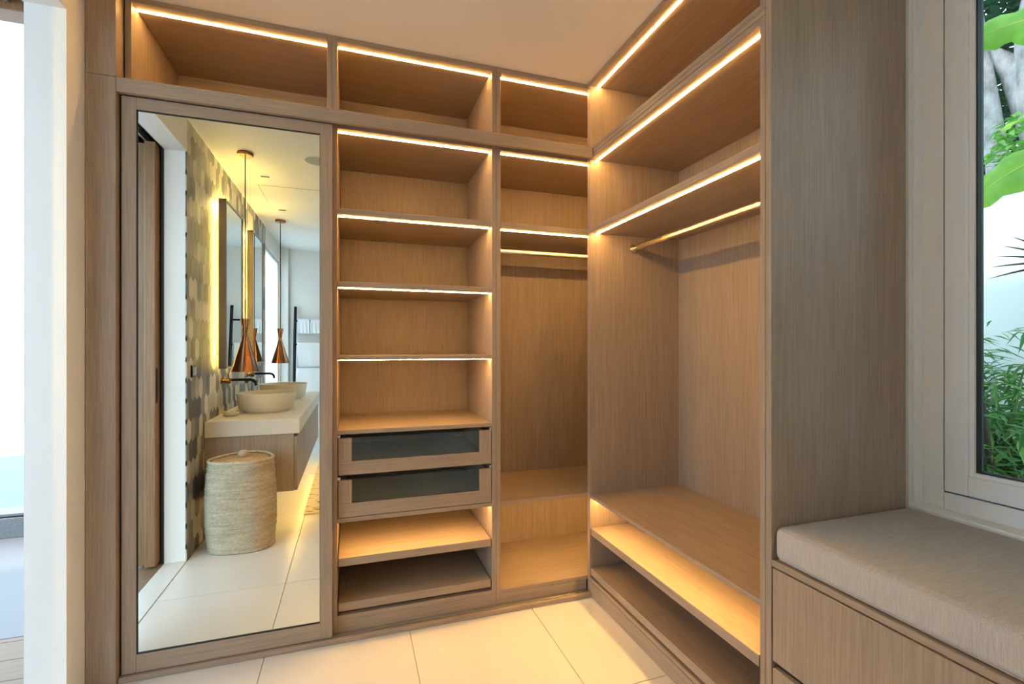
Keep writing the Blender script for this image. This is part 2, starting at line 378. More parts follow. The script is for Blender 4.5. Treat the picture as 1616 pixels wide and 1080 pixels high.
# ------------------------------------------------------------------ window bench
bn = thing('window_bench', 'oak window bench with deep drawers under the garden window', 'bench', (1.37, .42, 0))
box('bench_top', XF, 1.643, -.18, YN0 - .0008, .605, .622, WY, bn)
box('end_panel', XF, 1.643, -.199, -.181, 0, .622, WZ, bn); box('plinth', XF + .03, XF + .05, -.18, YN0 - .002, 0, .066, WY, bn)
box('carcass', XF + .022, 1.64, -.18, YN0 - .002, .067, .603, DARKGAP, bn, 0)
for z0, z1 in ((.345, .6005), (.070, .326)):
    d = box('drawer_front', XF, XF + .019, -.178, YN0 - .004, z0, z1, WZ, bn, .0015)
    box('grip_profile', XF + .0195, XF + .0215, -.178, YN0 - .004, z0 - .016, z0 - .0005, ALU, d, 0)
cu = thing('bench_cushion', 'thick grey linen seat cushion on the window bench', 'cushion', (1.37, .42, .6225))
bm = bmesh.new()
cx0, cx1, cy0, cy1, cz0, cz1 = XF + .003, 1.638, -.178, YN0 - .003, .6225, .716
bm_box(bm, (cx0 - 1.37, cy0 - .42, 0), (cx1 - 1.37, cy1 - .42, cz1 - cz0), .022, 5)
pd = frombm('pad', bm, LINEN, cu, (1.37, .42, .6225), True)
def loop_rect(x0, x1, y0, y1, r, z, n=5):
    p = []
    for cx, cy, a0 in ((x1 - r, y1 - r, 0), (x0 + r, y1 - r, 90), (x0 + r, y0 + r, 180), (x1 - r, y0 + r, 270)):
        for k in range(n + 1):
            a = R(a0 + 90 * k / n); p.append((cx + r * math.cos(a), cy + r * math.sin(a), z))
    return p + [p[0]]
tube('seam', loop_rect(cx0 + .0062, cx1 - .0062, cy0 + .0062, cy1 - .0062, .016, cz1 - .0058), .0012, LINEN, cu, 6)
tube('seam', loop_rect(cx0 + .0062, cx1 - .0062, cy0 + .0062, cy1 - .0062, .016, cz0 + .0058), .0012, LINEN, cu, 6)

# ------------------------------------------------------------------ hexagon tiles on the left wall
HEXM = []
for i, c in enumerate([(.52, .48, .41), (.41, .375, .32), (.22, .21, .20), (.135, .135, .135), (.075, .08, .088)]):
    m = mat('hexagon_tile_%d' % i, c, .45)
    f = noise(m, objcoord(m, (1, 1, 1)), 22, 3)
    lk(m, ramp(m, f, [(.3, tuple(x * .88 for x in c)), (.7, tuple(min(1, x * 1.08) for x in c))]), bsdf(m).inputs['Base Color']); HEXM.append(m)
HW, HS, HT = .076, .088, .030          # width, straight side and tip of one long hexagon
def hexbm(bm, o, y0, y1):
    g = .0011; a, b, c = HW / 2 - g, HS / 2, HS / 2 + HT - g * 1.2
    pts = [(0, c), (a, b), (a, -b), (0, -c), (-a, -b), (-a, b)]
    pts = [(max(y0, min(y1, o.y + p)), max(0.0, min(H, o.z + q))) for p, q in pts]
    front = [bm.verts.new((.007, p - o.y, q - o.z)) for p, q in pts]; back = [bm.verts.new((0, p - o.y, q - o.z)) for p, q in pts]
    bm.faces.new(front[::-1])
    for k in range(6): bm.faces.new((front[k], front[(k + 1) % 6], back[(k + 1) % 6], back[k]))
HR = HS / 2 + HT
hexes = []
row = 0; z = .02
while z < H + HR:
    y = DJ0 + (0 if row % 2 else HW / 2)
    while y > -1.54 - HW / 2:
        hexes.append((y, z)); y -= HW
    z += HS + HT; row += 1
def hexcost(p):
    hid = 0
    if p[0] < .69 and .2 < p[1] < .74: hid = 9
    if (-.02 < p[0] < .47 or -.9 < p[0] < -.46) and 1.1 < p[1] < 2.18: hid = 9
    return hid - p[0]
hexes.sort(key=hexcost)
rnd = random.Random(3)
shared = {}; rest = {}
for n, (y, z) in enumerate(hexes):
    mi = rnd.choices(range(5), (26, 17, 21, 20, 16))[0]
    o = Vector((XL - .008, y, z)); edge = (y + HW / 2 > DJ0 or y - HW / 2 < -1.54 or z - HR < 0 or z + HR > H)
    if n < 300:
        if edge:
            bm = bmesh.new(); hexbm(bm, o, -1.54, DJ0); 
            if len(bm.faces): bmesh.ops.remove_doubles(bm, verts=bm.verts, dist=1e-5)
            frombm('hexagon_tile', bm, HEXM[mi], wl, o)
        else:
            if mi not in shared:
                bm = bmesh.new(); hexbm(bm, o, -9, 9); me = bpy.data.meshes.new('hexagon_tile'); bm.normal_update(); bm.to_mesh(me); bm.free(); me.materials.append(HEXM[mi]); shared[mi] = me
            link('hexagon_tile', shared[mi], None, wl, o)
    else: rest.setdefault(mi, []).append((y, z))
bm = bmesh.new(); me = bpy.data.meshes.new('hexagon_tiles'); O = Vector((XL - .008, -.5, 1))
for mi in range(5):
    n0 = len(bm.faces)
    for (y, z) in rest.get(mi, []):
        b2 = len(bm.verts); hexbm(bm, Vector((XL - .008, y, z)), -1.54, DJ0); bm.verts.ensure_lookup_table()
        for v in bm.verts[b2:]: v.co += Vector((0, y, z)) - Vector((0, O.y, O.z))
    bm.faces.ensure_lookup_table()
    for f in bm.faces[n0:]: f.material_index = mi
bm.normal_update(); bm.to_mesh(me); bm.free()
for m in HEXM: me.materials.append(m)
hx = link('hexagon_tiles', me, None, wl, O); hx['kind'] = 'stuff'

# ------------------------------------------------------------------ bathroom
vn = thing('vanity_cabinet', 'floating oak vanity cabinet under the cream worktop', 'cabinet', (-.62, -.33, .25))
box('body', XL, -.372, -1.36, .690, .252, .634, WZ, vn)
for k in range(4):
    y1 = .690 - k * .5125; box('door', -.3705, -.352, y1 - .508, y1 - .002, .254, .615, WZ, vn)
box('grip_channel', -.3705, -.360, -1.36, .690, .617, .633, DARKGAP, vn, 0)
box('light_strip', -.41, -.398, -1.33, .66, .2465, .2515, WARMV, vn, 0)
ct = box('vanity_worktop', XL, -.337, -1.38, .700, .635, .735, STONE, None, .003, 2); tag(ct, 'thick cream stone worktop carrying the two round basins', 'worktop')
def basin(label, y):
    b = thing('wash_basin', label, 'basin', (-.61, y, .735), 'round wash basins')
    prof = [(.150, .0), (.185, .03), (.198, .10), (.203, .138), (.200, .1405), (.193, .138), (.187, .10), (.170, .035), (.03, .022), (.0001, .022)]
    lathe('bowl', prof, CERAM, b, (-.61, y, .735), 56)
    lathe('drain', [(.022, .0), (.022, .003), (.0001, .004)], BLACK, b, (-.61, y, .758), 20)
basin('round beige wash basin nearer the woven basket', .20); basin('round beige wash basin nearer the towel ladder', -.71)
def faucet(label, y):
    f = thing('wall_faucet', label, 'faucet', (XL, y, .97), 'wall faucets')
    lathe('rosette', [(.024, 0), (.024, .008), (.018, .010)], BRONZE, f, (XL, y, .97), 24, axis='X')
    tube('spout', [(XL + .008, y, .97), (XL + .10, y, .97), (XL + .165, y, .97), (XL + .188, y, .964), (XL + .20, y, .95), (XL + .204, y, .925)], .0105, BLACK, f, 14)
    lathe('rosette', [(.024, 0), (.024, .008), (.018, .010)], BRONZE, f, (XL, y + .11, .97), 24, axis='X')
    h = lathe('handle', [(.012, .008), (.012, .03), (.020, .032), (.021, .056), (.017, .060)], BRONZE, f, (XL, y + .11, .97), 20, axis='X')
    tube('lever', [(XL + .046, y + .11, .985), (XL + .046, y + .11, 1.02)], .004, BRONZE, h, 8)
faucet('black wall faucet over the basin nearer the basket', .18); faucet('black wall faucet over the basin nearer the towels', -.70)
def wallmirror(label, y0, y1):
    z0, z1 = 1.065, 2.22; f = thing('wall_mirror', label, 'mirror', (XL, (y0 + y1) / 2, z0), 'backlit mirrors over the vanity')
    box('glass', XL + .066, XL + .071, y0 + .012, y1 - .012, z0 + .012, z1 - .012, MIRROR, f, 0)
    for a, b, c, d in ((y0, y0 + .013, z0, z1), (y1 - .013, y1, z0, z1), (y0, y1, z0, z0 + .013), (y0, y1, z1 - .013, z1)):
        box('frame', XL + (.052 if c > 2 else .030), XL + .077, a, b, c, d, MFRAME, f, .001)
    box('backing', XL + .050, XL + .0655, y0 + .014, y1 - .014, z0 + .014, z1 - .014, WHITE, f, 0)
    for a, b, c, d in ((y0 + .014, y0 + .026, z0 + .02, z1 - .02), (y1 - .026, y1 - .014, z0 + .02, z1 - .02), (y0 + .03, y1 - .03, z1 - .014, z1 - .002)):
        box('light_strip', XL + .033, XL + .0445, a, b, c, d, WARMB, f, 0)
    box('wall_bracket', XL + .0003, XL + .050, (y0 + y1) / 2 - .12, (y0 + y1) / 2 + .12, 1.6, 1.7, STEEL, f, 0)
wallmirror('tall backlit mirror over the basin nearer the basket', -.04, .49); wallmirror('tall backlit mirror over the basin nearer the towels', -.93, -.435)
def pendant(label, x, y):
    p = thing('pendant_lamp', label, 'lamp', (x, y, 1.05), 'copper pendant lamps')
    lathe('canopy', [(.048, -.022), (.050, -.020), (.050, -.001), (.0001, -.001)], COPPER, p, (x, y, H), 32)
    tube('cord', [(x, y, H - .02), (x, y, 1.36)], .0035, BLACK, p, 8)
    lathe('shade', [(.027, .350), (.029, .352), (.030, .350), (.013, .255), (.0135, .245), (.085, .002), (.086, .0), (.084, .001), (.012, .245), (.0001, .25)], COPPER, p, (x, y, 1.05), 44)
    lathe('bulb', [(.0001, .012), (.018, .014), (.030, .032), (.027, .055), (.012, .085), (.0001, .09)], BULB, p, (x, y, 1.05), 24)
pendant('copper cone pendant lamp nearer the woven basket', -.68, .59); pendant('copper cone pendant lamp nearer the towel ladder', -.70, -1.2)

# laundry basket
SEA = mat('seagrass', (.55, .45, .30), .85)
f = noise(SEA, objcoord(SEA, (1, 1, 1)), 70, 4); s1 = noise(SEA, objcoord(SEA, (8, 8, 60)), 1, 3)
lk(SEA, mixc(SEA, ramp(SEA, f, [(.3, (.52, .42, .29)), (.65, (.68, .58, .43))]), ramp(SEA, s1, [(.35, (.72, .66, .58)), (.65, (1, 1, 1))]), .8, 'MULTIPLY'), bsdf(SEA).inputs['Base Color'])
SEA2 = mat('palm_fibre_lid', (.52, .36, .19), .85); f = noise(SEA2, objcoord(SEA2, (1, 1, 1)), 90, 3)
lk(SEA2, ramp(SEA2, f, [(.3, (.38, .25, .12)), (.65, (.60, .43, .23))]), bsdf(SEA2).inputs['Base Color'])
bk = thing('laundry_basket', 'tall woven seagrass laundry basket with lid, standing before the vanity', 'basket', (-.638, .875, 0))
def brad(a, z):    # rounded triangular-oval plan, a little bulge, uneven weave
    base = .180 + .014 * math.cos(3 * (a - .6)); return base * (0.955 + .06 * math.sin(math.pi * min(1, z / .53)) + .012 * math.sin(a * 2 + z * 9))
NR, NS = 36, 120; HB = .53; vs = []; fs = []; rr = random.Random(5)
for i in range(NR * 2 + 1):
    zz = HB * i / (NR * 2); jit = rr.uniform(-.0018, .0018)
    for k in range(NS):
        a = 2 * math.pi * k / NS
        r = brad(a, zz) + (.0075 if i % 2 else -.0045) * (1 + .55 * math.sin(k * math.pi + (i // 2) * math.pi)) + jit + rr.uniform(-.0009, .0009)
        vs.append((r * math.cos(a), r * math.sin(a) * .95, zz + .0025 * math.sin(a * 3 + i * .2) * (zz / HB)))
for i in range(NR * 2):
    for k in range(NS):
        k2 = (k + 1) % NS; fs.append((i * NS + k, i * NS + k2, (i + 1) * NS + k2, (i + 1) * NS + k))
fs.append(tuple(range(NS))[::-1])
me = bpy.data.meshes.new('woven_body'); me.from_pydata(vs, [], fs); link('woven_body', me, SEA, bk, (-.638, .875, 0.0005), True)
tube('rim', [(-.638 + brad(2 * math.pi * k / 60, HB) * math.cos(2 * math.pi * k / 60), .875 + brad(2 * math.pi * k / 60, HB) * .95 * math.sin(2 * math.pi * k / 60), HB + .003) for k in range(61)], .0085, SEA, bk, 8)
NL = 15; vs = []; fs = []; NA = 90
for i in range(NL * 3):
    t = i / (NL * 3 - 1)
    for k in range(NA):
        a = 2 * math.pi * k / NA; r = brad(a, HB) * .955 * t
        vs.append((r * math.cos(a), r * math.sin(a) * .95, .014 * (1 - t * t) + (.004 if i % 3 == 1 else 0)))
for i in range(NL * 3 - 1):
    for k in range(NA):
        k2 = (k + 1) % NA; fs.append((i * NA + k, i * NA + k2, (i + 1) * NA + k2, (i + 1) * NA + k))
me = bpy.data.meshes.new('coiled_lid'); me.from_pydata(vs, [], fs); ld = link('coiled_lid', me, SEA2, bk, (-.638, .875, HB - .008), True)
lathe('knob', [(.012, 0), (.024, .006), (.028, .020), (.027, .032), (.018, .042), (.0001, .045)], SEA, ld, (-.638, .875, HB + .006), 24)

# switch, ceiling fittings
sw = thing('wall_switch', 'black wall switch on the hexagon tiles by the doorway', 'switch', (XL, .93, 1.04))
box('plate', XL, XL + .008, .895, .965, 1.035, 1.105, BLACK, sw, .002); box('rocker', XL + .008, XL + .012, .905, .928, 1.045, 1.095, STEEL, sw, .001); box('rocker', XL + .008, XL + .012, .932, .955, 1.045, 1.095, STEEL, sw, .001)
GREY = mat('grey_mesh', (.42, .45, .47), .6)
sk = thing('ceiling_speaker', 'round grey ceiling speaker in front of the bathroom', 'speaker', (-.235, .594, H))
lathe('grille', [(.075, -.006), (.080, -.001), (.080, 0)], GREY, sk, (-.235, .594, H), 40); lathe('rim_ring', [(.080, -.004), (.086, -.001), (.086, 0)], PVC, sk, (-.235, .594, H), 40)
for nm, y in (('nearer the basket', .148), ('nearer the towel ladder', -.788)):
    d = thing('ceiling_downlight', 'small slot downlight in the bathroom ceiling, ' + nm, 'light', (-.63, y, H), 'ceiling downlights')
    box('bezel', -.67, -.59, y - .025, y + .025, H - .003, H, PVC, d, .001); box('slot', -.66, -.60, y - .012, y + .012, H - .0045, H - .003, RUBBER, d, 0)
ht = thing('ceiling_hatch', 'flush white access hatch in the bathroom ceiling', 'hatch', (-.45, -.32, H))
box('leaf', -.714, -.18, -.557, -.08, H - .002, H, CEIL, ht, .0005)
boxes('shadow_gap', [(-.717, -.714, -.56, -.077, H - .0012, H), (-.717, -.18, -.56, -.557, H - .0012, H), (-.717, -.18, -.08, -.077, H - .0012, H)], DARKGAP, ht)

# counter things
vz = thing('flower_vase', 'small glass vase with white flowers between the basins', 'vase', (-.78, -.16, .735))
lathe('vase', [(.022, 0), (.024, .004), (.020, .05), (.026, .10), (.024, .10), (.018, .05), (.018, .008), (.0001, .008)], glass('vase_glass', (.9, .88, .9)), vz, (-.78, -.16, .7355), 24)
STEMG = mat('stem_green', (.10, .16, .05), .6); PETAL = mat('white_petal', (.8, .78, .74), .7)
for k in range(5):
    a = k * 1.26; top = (-.78 + .035 * math.cos(a), -.16 + .035 * math.sin(a), .735 + .19 + .02 * (k % 2))
    s = tube('stem', [(-.78, -.16, .75), (-.78 + .01 * math.cos(a), -.16 + .01 * math.sin(a), .83), top], .0018, STEMG, vz, 6)
    lathe('bloom', [(.002, -.004), (.014, .004), (.019, .014), (.013, .020), (.0001, .016)], PETAL if k % 2 else STEMG, s, top, 12)
sh = thing('soap_dish', 'small cream dish with soap balls on the worktop', 'dish', (-.80, .05, .735))
lathe('dish', [(.03, 0), (.048, .015), (.052, .030), (.048, .030), (.040, .012), (.0001, .008)], CERAM, sh, (-.80, .42, .7355), 28)
for k in range(3): lathe('soap', [(.0001, -.014), (.012, -.009), (.016, 0), (.012, .009), (.0001, .014)], STONE, sh, (-.80 + .02 * math.cos(k * 2.1), .42 + .02 * math.sin(k * 2.1), .763), 14)
sh.location = (-.80, .42, .735)
for c in sh.children: c.location = WPOS[c.name] - Vector((-.80, .42, .735))

# bathroom window
w2 = thing('window_2', 'tall bathroom window between the hexagon tiles and the far wall', 'window', (-.96, -1.97, 0), kind=ST)
frame_rect('frame', -.945, -.912, -2.648, -1.542, .002, 2.318, .035, PVC, w2); box('pane', -.932, -.927, -2.614, -1.576, .036, 2.284, FROST, w2, 0)

w3 = thing('added_window', 'added unseen bathroom window across from the vanity', 'window', (1.18, -1.35, .35), kind=ST)  # unseen window, added to bring more daylight into the bathroom and onto the wardrobes
frame_rect('frame', 1.16, 1.20, -2.248, -.452, .352, 2.348, .05, PVC, w3); box('pane', 1.178, 1.183, -2.20, -.50, .40, 2.30, PANE, w3, 0)

# corner post and towel ladder
tp = box('trim_1', XL, -.80, -2.7495, -2.68, 0, H, WHITE, None, .002); tag(tp, 'white corner post beside the towel ladder wall', 'trim', kind=ST)
tl = thing('towel_ladder', 'black ladder towel rack leaning on the cream wall', 'ladder', (-.45, -2.6, 0))
for x in (-.715, -.185): tube('pole', [(x, -2.42, .002), (x, -2.70, 1.745)], .019, BLACK, tl, 12)
def lady(z): return -2.42 - .28 * z / 1.745
for z in (1.56, 1.25, .915, .55): tube('rung', [(-.715, lady(z), z), (-.185, lady(z), z)], .012, BLACK, tl, 10)
def towel(label, x0, x1, zt, h, grp=None):
    y = lady(zt - .02); vs = []; fs = []; NX, NP = 22, 30; L = h * 2 + .06
    t = thing('towel', label, 'towel', ((x0 + x1) / 2, y, zt - h), grp)
    for i in range(NX + 1):
        x = x0 + (x1 - x0) * i / NX - (x0 + x1) / 2
        for j in range(NP + 1):
            s = -1 + 2 * j / NP
            if abs(s) < .12: a = s / .12 * math.pi / 2; yy, zz = .021 * math.sin(a), h - .021 + .021 * math.cos(a)
            else: yy = math.copysign(.021, s); zz = (h - .021) * (1 - (abs(s) - .12) / .88)
            yy += .006 * math.sin(i * .9 + zz * 6) * (1 - zz / h) * (1 if s > 0 else -1) * .8
            vs.append((x, yy, zz))
    for i in range(NX):
        for j in range(NP):
            a = i * (NP + 1) + j; fs.append((a, a + 1, a + NP + 2, a + NP + 1))
    me = bpy.data.meshes.new('cloth'); me.from_pydata(vs, [], fs); o = link('cloth', me, TOWEL, t, ((x0 + x1) / 2, y, zt - h), True)
    md_ = o.modifiers.new('thickness', 'SOLIDIFY'); md_.thickness = .008; md_.offset = 1
towel('small white towel on the top rung, against the black pole', -.685, -.54, 1.585, .195, 'white towels'); towel('small white towel on the top rung, further from the pole', -.53, -.37, 1.585, .195, 'white towels')
towel('large white towel on the second ladder rung', -.685, -.215, 1.275, .33, 'white towels'); towel('large white towel on the third ladder rung', -.69, -.21, .94, .33, 'white towels')

# rug
RUG = mat('rug', (.6, .52, .40), .95)
rv = objcoord(RUG, (9, 34, 1), False)
f1 = noise(RUG, rv, 1.0, 2)
lk(RUG, ramp(RUG, f1, [(.60, (.64, .56, .43)), (.64, (.07, .05, .04))]), bsdf(RUG).inputs['Base Color'])
rg = thing('rug', 'cream woven rug with dark dashes beside the vanity', 'rug', (.02, -.55, 0))
rb = box('pile', -.335, .38, -1.5, .44, .0005, .009, RUG, rg, .003)
for yy in (-1.515, .44):
    boxes('fringe', [(-.33 + k * .0145, -.326 + k * .0145, yy, yy + .015, .001, .004) for k in range(49)], TOWEL, rg)

# ------------------------------------------------------------------ doorway, sliding door and the room beyond
dr = thing('door_1', 'slim teak sliding door pushed open beside the doorway', 'door', (-1.06, .6, 0), kind=ST)
box('leaf', -1.072, -1.022, .12, 1.092, .012, 2.333, DW, dr, .002); box('outer_leaf', -1.118, -1.074, .09, 1.055, .012, 2.333, DW, dr, .002)
box('flush_pull', -1.0218, -1.0185, 1.060, 1.082, .905, 1.095, BLACK, dr, .001)
th = thing('trim_2', 'black metal sliding track above the doorway', 'trim', (-1.06, 1.0, 2.29), kind=ST)
for x in (-1.128, -1.073, -1.018): box('track_rail', x, x + .010, .0, 1.995, 2.335, 2.37, BLACK if x < -1.1 else ALU, th, 0)
box('track_top', -1.128, -1.0005, .0, 1.995, 2.3705, 2.45, BLACK, th, 0)
box('jamb_seal', -1.014, -1.0005, DJ0 - .006, DJ0 + .002, 0, 2.333, RUBBER, th, 0)
# room beyond
f2 = box('floor_room_beyond', -3.6, -1.0, -1.4, 2.545, -.10, -.012, DARKGAP, None, 0); tag(f2, 'teak plank floor of the room beyond the doorway', 'floor', kind=ST)
y = -1.4; k = 0
while y < 2.54:
    y2 = min(y + .145, 2.545); xx = -3.6; off = (k % 3) * .8
    cuts = [-3.6, -2.9 + off * .5, -1.001] 
    for a, b in zip(cuts, cuts[1:]): box('plank', a + .001, b - .001, y + .001, y2 - .001, -.011, -.001, FW, f2, .0012)
    y += .145; k += 1
ce2 = box('ceiling_room_beyond', -3.9, -1.0, -1.5, 3.0, 2.78, 2.95, CEIL, None, 0); tag(ce2, 'pale ceiling of the room beyond the doorway', 'ceiling', kind=ST)
ws = boxes('wall_room_beyond', [(-3.6, -1.0, -1.5, -1.4, 0, .85), (-1.5, -1.0, -1.5, -1.4, .85, 2.78), (-3.6, -1.5, -1.5, -1.4, 2.3, 2.78)], WHITE); tag(ws, 'white end wall of the room beyond the doorway', 'wall', kind=ST)
wlo = box('wall_left_upper', -1.0, -.95, -2.85, 2.75, H + .201, 2.95, WHITE, None, 0); tag(wlo, 'white wall strip over the doorway wall', 'wall', kind=ST)
hd = thing('trim_3', 'dark timber head beam over the terrace opening', 'trim', (-2.3, 2.04, 2.315), kind=ST)
box('head_beam', -3.6, -1.0, 2.00, 2.08, 2.315, 2.78, DW, hd, .003)
po = box('trim_4', -3.66, -3.56, 2.00, 2.08, 0, 2.78, DW, None, .003); tag(po, 'timber corner post of the terrace opening', 'trim', kind=ST)
ter = box('floor_terrace', -6.5, -.6, 2.545, 3.88, -.15, 0, mat('terrace_tile', (.15, .138, .138), .5), None, .004); tag(ter, 'pale tiled terrace floor outside the terrace opening', 'floor', kind=ST)
deck = box('floor_deck', -6.5, -3.6, -3.0, 2.545, -.15, -.02, FW, None, 0); tag(deck, 'timber deck along the open side of the far room', 'floor', kind=ST)
pl = thing('swimming_pool', 'raised grey pool edge with pale water beyond the terrace', 'pool', (-3.5, 3.9, 0))
GST = mat('grey_stone', (.36, .37, .38), .6); lk(GST, ramp(GST, noise(GST, objcoord(GST, (1, 1, 1)), 60, 4), [(.3, (.13, .135, .14)), (.7, (.18, .185, .19))]), bsdf(GST).inputs['Base Color'])
box('pool_wall', -6.5, -.6, 3.885, 4.05, 0, .125, GST, pl, .003); box('coping', -6.5, -.6, 3.89, 4.06, .134, .152, GST, pl, .003); box('joint', -6.5, -.6, 3.90, 4.05, .1255, .1335, RUBBER, pl, 0)
WAT = mat('pool_water', (.06, .11, .135), .45); bump(WAT, noise(WAT, objcoord(WAT, (1, 1, 1)), 7, 2), .15, .02)
box('water', -6.5, -.6, 4.06, 6.0, -.4, .146, WAT, pl, 0)

# ------------------------------------------------------------------ garden outside the window
ev = box('shading_eave', 1.85, 2.75, -3, 5, 2.80, 2.92, CEIL, None, .003); tag(ev, 'pale underside of the added roof eave outside the garden window', 'roof', kind=ST)  # eave out of view, added to block high sky from the garden window
wu = box('wall_right_upper', 1.75, 1.85, -3, 5, H + .201, 2.80, WHITE, None, 0); tag(wu, 'white wall strip under the added eave outside the window', 'wall', kind=ST)
SOIL = mat('soil', (.10, .075, .05), .95)
gd = box('ground_garden', 1.85, 12, -3, 8, -.3, -.05, SOIL, None, 0); tag(gd, 'dark planting bed outside the window', 'ground', kind=ST)
GWM = mat('white_render', (.83, .84, .84), .8)
gw = thing('garden_wall', 'smooth white garden wall behind the bamboo', 'wall', (3.55, 1.5, 0), kind=ST)
box('wall_body', 3.50, 3.65, -3, 7, -.1, 2.07, GWM, gw, 0); box('coping', 3.495, 3.655, -3, 7, 2.0705, 2.10, GWM, gw, .003)
def leafmat(name, c1, c2, tr=.35):
    m = mat(name, c1, .42)
    oi = noise(m, objcoord(m, (1, 1, 1)), 14, 2)
    c = ramp(m, oi, [(.3, c2), (.7, c1)]); b = bsdf(m); lk(m, c, b.inputs['Base Color'])
    t = nd(m, 'ShaderNodeBsdfTranslucent'); lk(m, c, t.inputs[0]); x = nd(m, 'ShaderNodeMixShader'); x.inputs[0].default_value = tr
    out = m.node_tree.nodes['Material Output']; lk(m, b.outputs[0], x.inputs[1]); lk(m, t.outputs[0], x.inputs[2]); lk(m, x.outputs[0], out.inputs[0]); return m
BAM = leafmat('bamboo_leaf', (.10, .30, .07), (.045, .17, .05)); BAM2 = leafmat('light_bamboo_leaf', (.26, .50, .10), (.13, .34, .07)); JUN = leafmat('jungle_leaf', (.05, .17, .07), (.02, .08, .04), .2)
BAN = leafmat('banana_leaf', (.30, .58, .07), (.20, .46, .06), .45); RIB = mat('banana_midrib', (.62, .68, .10), .5); PALM = leafmat('palm_leaflet', (.035, .06, .05), (.02, .04, .035), .1)
CULM = mat('bamboo_culm', (.18, .22, .07), .5); DCULM = mat('dark_stem', (.05, .035, .02), .8)
BARK = mat('pale_bark', (.5, .46, .42), .9); fb_ = noise(BARK, objcoord(BARK, (1, 1, .5)), 9, 6, .65)
lk(BARK, ramp(BARK, fb_, [(.32, (.13, .12, .11)), (.5, (.28, .255, .24)), (.7, (.40, .375, .36))]), bsdf(BARK).inputs['Base Color']); bump(BARK, fb_, .8, .03)
def leafmesh(name, items, m, parent, origin):
    """items: (base, direction, length, width, normal hint)"""
    O = Vector(origin); vs = []; fs = []
    for b, d, L, W, nh in items:
        d = d.normalized(); s = d.cross(nh)
        if s.length < 1e-3: s = d.orthogonal()
        s.normalize(); n = s.cross(d); b = b - O; i = len(vs)
        vs += [b, b + d * L * .35 + s * W * .5 + n * W * .12, b + d * L * .35 - s * W * .5 + n * W * .12, b + d * L * .38 + n * -.02 * L, b + d * L + n * -.14 * L]
        fs += [(i, i + 3, i + 1), (i, i + 2, i + 3), (i + 1, i + 3, i + 4), (i + 3, i + 2, i + 4)]
    me = bpy.data.meshes.new(name); me.from_pydata(vs, [], fs); return link(name, me, m, parent, origin, True)
def bamboo(label, x, y, h, n, seed, dark=False):
    r = random.Random(seed); p = thing('bamboo_plant', label, 'plant', (x, y, -.05), 'bamboo plants by the garden wall')
    it1 = []; it2 = []
    for c in range(n):
        bx, by = x + r.uniform(-.12, .12), y + r.uniform(-.12, .12); lean = Vector((r.uniform(-.22, .06), r.uniform(-.25, .25), 0)); hh = h * r.uniform(.7, 1.05)
        pts = [Vector((bx, by, -.05)) + lean * (t * t) + Vector((0, 0, hh * t)) for t in [i / 8 for i in range(9)]]
        tube('culm', pts, [.011 * (1 - .75 * i / 8) for i in range(9)], CULM, p, 6)
        for k in range(34):
            t = r.uniform(.12, 1.0); q = pts[0] + lean * t * t + Vector((0, 0, hh * t))
            a = r.uniform(0, 6.28); tw = Vector((math.cos(a), math.sin(a), r.uniform(-.1, .6))) * r.uniform(.08, .30); e = q + tw
            for j in range(7):
                aa = a + r.uniform(-1.1, 1.1); d = Vector((math.cos(aa), math.sin(aa), r.uniform(-.8, .35)))
                (it1 if r.random() < .62 else it2).append((q + tw * r.uniform(.45, 1.05), d, r.uniform(.07, .16), r.uniform(.011, .019), Vector((r.uniform(-.4, .4), r.uniform(-.4, .4), 1))))
    leafmesh('dark_leaves', it1, BAM, p, (x, y, h * .5))['kind'] = 'stuff'; leafmesh('light_leaves', it2, BAM2, p, (x, y, h * .5))['kind'] = 'stuff'
bl = ['low dense bamboo clump closest to the window', 'bushy bamboo clump before the white garden wall', 'thin taller bamboo clump against the garden wall', 'bamboo clump further along the garden wall', 'bamboo clump at the near end of the wall', 'small bamboo clump at the foot of the wall', 'bamboo clump at the far end of the garden bed']
for i, (x, y, h, n) in enumerate(((2.58, 1.24, 1.05, 12), (2.95, 1.48, 1.28, 15), (2.98, 1.64, 1.52, 9), (2.98, 1.98, 1.25, 11), (2.85, .95, 1.1, 10), (2.38, 1.10, .85, 8), (2.98, 2.6, 1.3, 8))): bamboo(bl[i], x, y, h, n, 20 + i)
ds = thing('dark_stemmed_shrub', 'shrub with a leaning dark brown stem in the bamboo', 'shrub', (2.3, 1.08, -.05))
tube('main_stem', [(2.36, 1.095, -.05), (2.32, 1.115, .35), (2.28, 1.135, .75), (2.25, 1.145, 1.0)], [.018, .016, .013, .008], DCULM, ds, 10)
r_ = random.Random(99); its = []
for k in range(420):
    a = r_.uniform(0, 6.28); q = Vector((2.36 + r_.gauss(0, .17), 1.15 + r_.gauss(0, .18), r_.uniform(.15, .98)))
    its.append((q, Vector((math.cos(a), math.sin(a), r_.uniform(-.6, .4))), r_.uniform(.07, .15), r_.uniform(.015, .026), Vector((r_.uniform(-.4, .4), r_.uniform(-.4, .4), 1))))
leafmesh('leaves', its, BAM, ds, (2.3, 1.08, .5))['kind'] = 'stuff'

